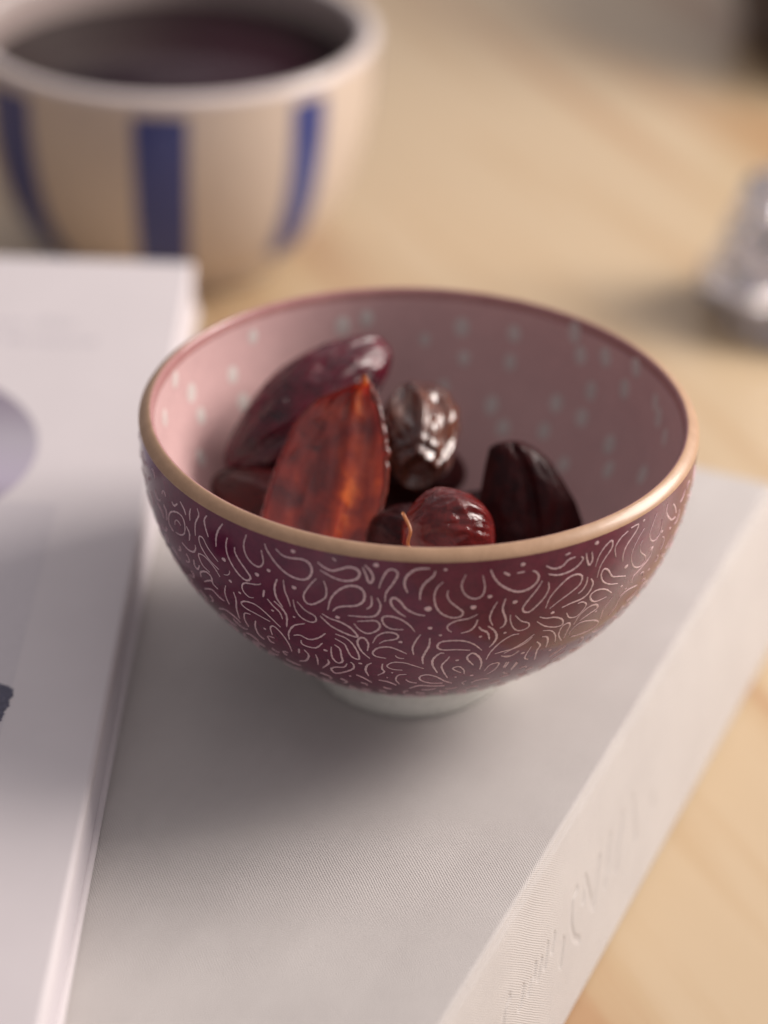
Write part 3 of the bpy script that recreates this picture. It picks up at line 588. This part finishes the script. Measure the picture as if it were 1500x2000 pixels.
# ------------------------------------------------------------------ the striped cup
CX, CY = -8.27, 31.3
cup = root("striped_cup", (CX, CY, TZ+.003), "wide cream cup with cobalt blue vertical stripes, out of focus behind the white book", "cup")
CH = 8.2
def Cr(z):
    t = min(max((z-.6)/(CH-.6), 0), 1)
    return 4.0+2.8*(1-(1-t)**2.6)**(1/1.5)
zz = np.linspace(.6, CH-.25, 40)
lathe("cup_body", [(0, .5), (3.4, .5)]+[(Cr(z), z) for z in zz], M['cup'], cup, 160)
lathe("foot_ring", [(0, .1), (3.4, .1), (3.5, 0), (3.75, 0), (3.85, .3), (4.02, .68), (3.6, .75)], M['cup'], cup, 120)
lathe("cup_interior", [(0, 1.3), (2.2, 1.35)]+[(Cr(z)-.48, z) for z in zz if Cr(z)-.48 > 2.9]+[(Cr(CH)-.52, CH-.16)], M['cup_in'], cup, 160)
lathe("rim", [(Cr(CH-.25)+.01, CH-.25)]+[(Cr(CH)-.24+.27*math.cos(a), CH-.18+.2*math.sin(a)) for a in np.linspace(0, math.pi, 16)]+[(Cr(CH)-.5, CH-.3)], M['cup_rim'], cup, 160)
for ang, wd, zb in ((2.0, 1.75, .7), (45, 1.4, 1.6), (-45, 2.1, .7), (91, 1.4, .8), (134, 1.4, 1.0), (180, 1.4, .8), (-104, 1.4, .8), (-146, 1.4, .9)):
    a0 = math.radians(-90+ang); V = []; F = []; n = 26; m = 6
    for i in range(n+1):
        z = zb+(7.6-zb)*i/n; r = Cr(z)+.02; hw = wd/2*(1-.08*(1-i/n))*(min(1, i/2.5+.35))
        for j in range(m+1):
            a = a0+(j/m*2-1)*hw/r; V.append((r*math.cos(a), r*math.sin(a), z))
    for i in range(n):
        for j in range(m): b = i*(m+1)+j; F.append((b, b+1, b+m+2, b+m+1))
    mesh("stripe", V, F, M['blue'], cup)
tz = CH-1.45
V = [(0, 0, 0)]; F = []
tr = Cr(tz)-.50
for k in range(96): V.append((tr*math.cos(k*math.pi/48), tr*math.sin(k*math.pi/48), 0))
for k in range(96): V.append((tr*.9*math.cos(k*math.pi/48), tr*.9*math.sin(k*math.pi/48), -1.5))
F = [(0, 1+k, 1+(k+1) % 96) for k in range(96)]+[(1+k, 97+k, 97+(k+1) % 96, 1+(k+1) % 96) for k in range(96)]+[tuple(range(97, 193))]
tea = mesh("tea", V, F, M['tea']); tea.location = (CX*CM, CY*CM, (TZ+tz)*CM)
tag(tea, "dark tea filling the blue-striped cup", "drink")

# ------------------------------------------------------------------ silver vessel and the jar added to cast shade
sv = root("silver_foil", (13.0, 27.8, TZ+.003), "crumpled bright silver foil lump standing at the right edge, blurred", "foil")
random.seed(21)
V = []; F = []; rows_, nn_ = 9, 13
for i in range(rows_):
    f = i/(rows_-1); z = 6.1*f; rad = [2.9, 3.15, 3.05, 2.7, 2.5, 2.2, 1.9, 1.35, .55][i]
    for j in range(nn_):
        a = 2*math.pi*(j+.5*(i % 2)+random.uniform(-.22, .22))/nn_
        q = rad*(1+random.uniform(-.2, .16)); V.append((q*math.cos(a), q*math.sin(a), max(0, z+(random.uniform(-.28, .28) if i else 0))))
for i in range(rows_-1):
    for j in range(nn_):
        a, b, c, d = i*nn_+j, i*nn_+(j+1) % nn_, (i+1)*nn_+(j+1) % nn_, (i+1)*nn_+j
        F += [(a, b, d), (b, c, d)] if i % 2 else [(a, b, c), (a, c, d)]
F += [tuple(range(nn_)), tuple(range((rows_-1)*nn_, rows_*nn_))]
mesh("foil_wrap", V, F, M['silver'], sv, smooth=False)
V = []; F = []
for i in range(5):
    for j in range(9):
        a = 2*math.pi*j/9+i*.3; q = [.5, .42, .62, .95, 1.25][i]*(1+random.uniform(-.25, .25))
        V.append((q*math.cos(a)+.1*i, q*math.sin(a), 5.9+.38*i+random.uniform(-.1, .1)))
for i in range(4):
    for j in range(9): F.append((i*9+j, i*9+(j+1) % 9, (i+1)*9+(j+1) % 9, (i+1)*9+j))
mesh("twisted_top", V, F, M['silver'], sv, smooth=False)
jr = root("shade_caster_jar", (21.7, 55.0, TZ+.003), "dark round-shouldered jar added to shade the far right corner, only a blurred edge showing", "jar")  # invented blocker: shades the table corner from the window light
lathe("jar_body", [(0, 0), (7.0, 0), (7.6, .3), (8.4, 3), (8.6, 6), (7.6, 11), (4.2, 14)], M['jar'], jr, 96)
lathe("jar_neck", [(4.2, 14), (3.9, 14.5), (4.1, 15.3), (4.3, 15.4), (3.9, 15.6), (3.6, 15.2), (3.5, 13), (0, 12.8)], M['jar'], jr, 96)
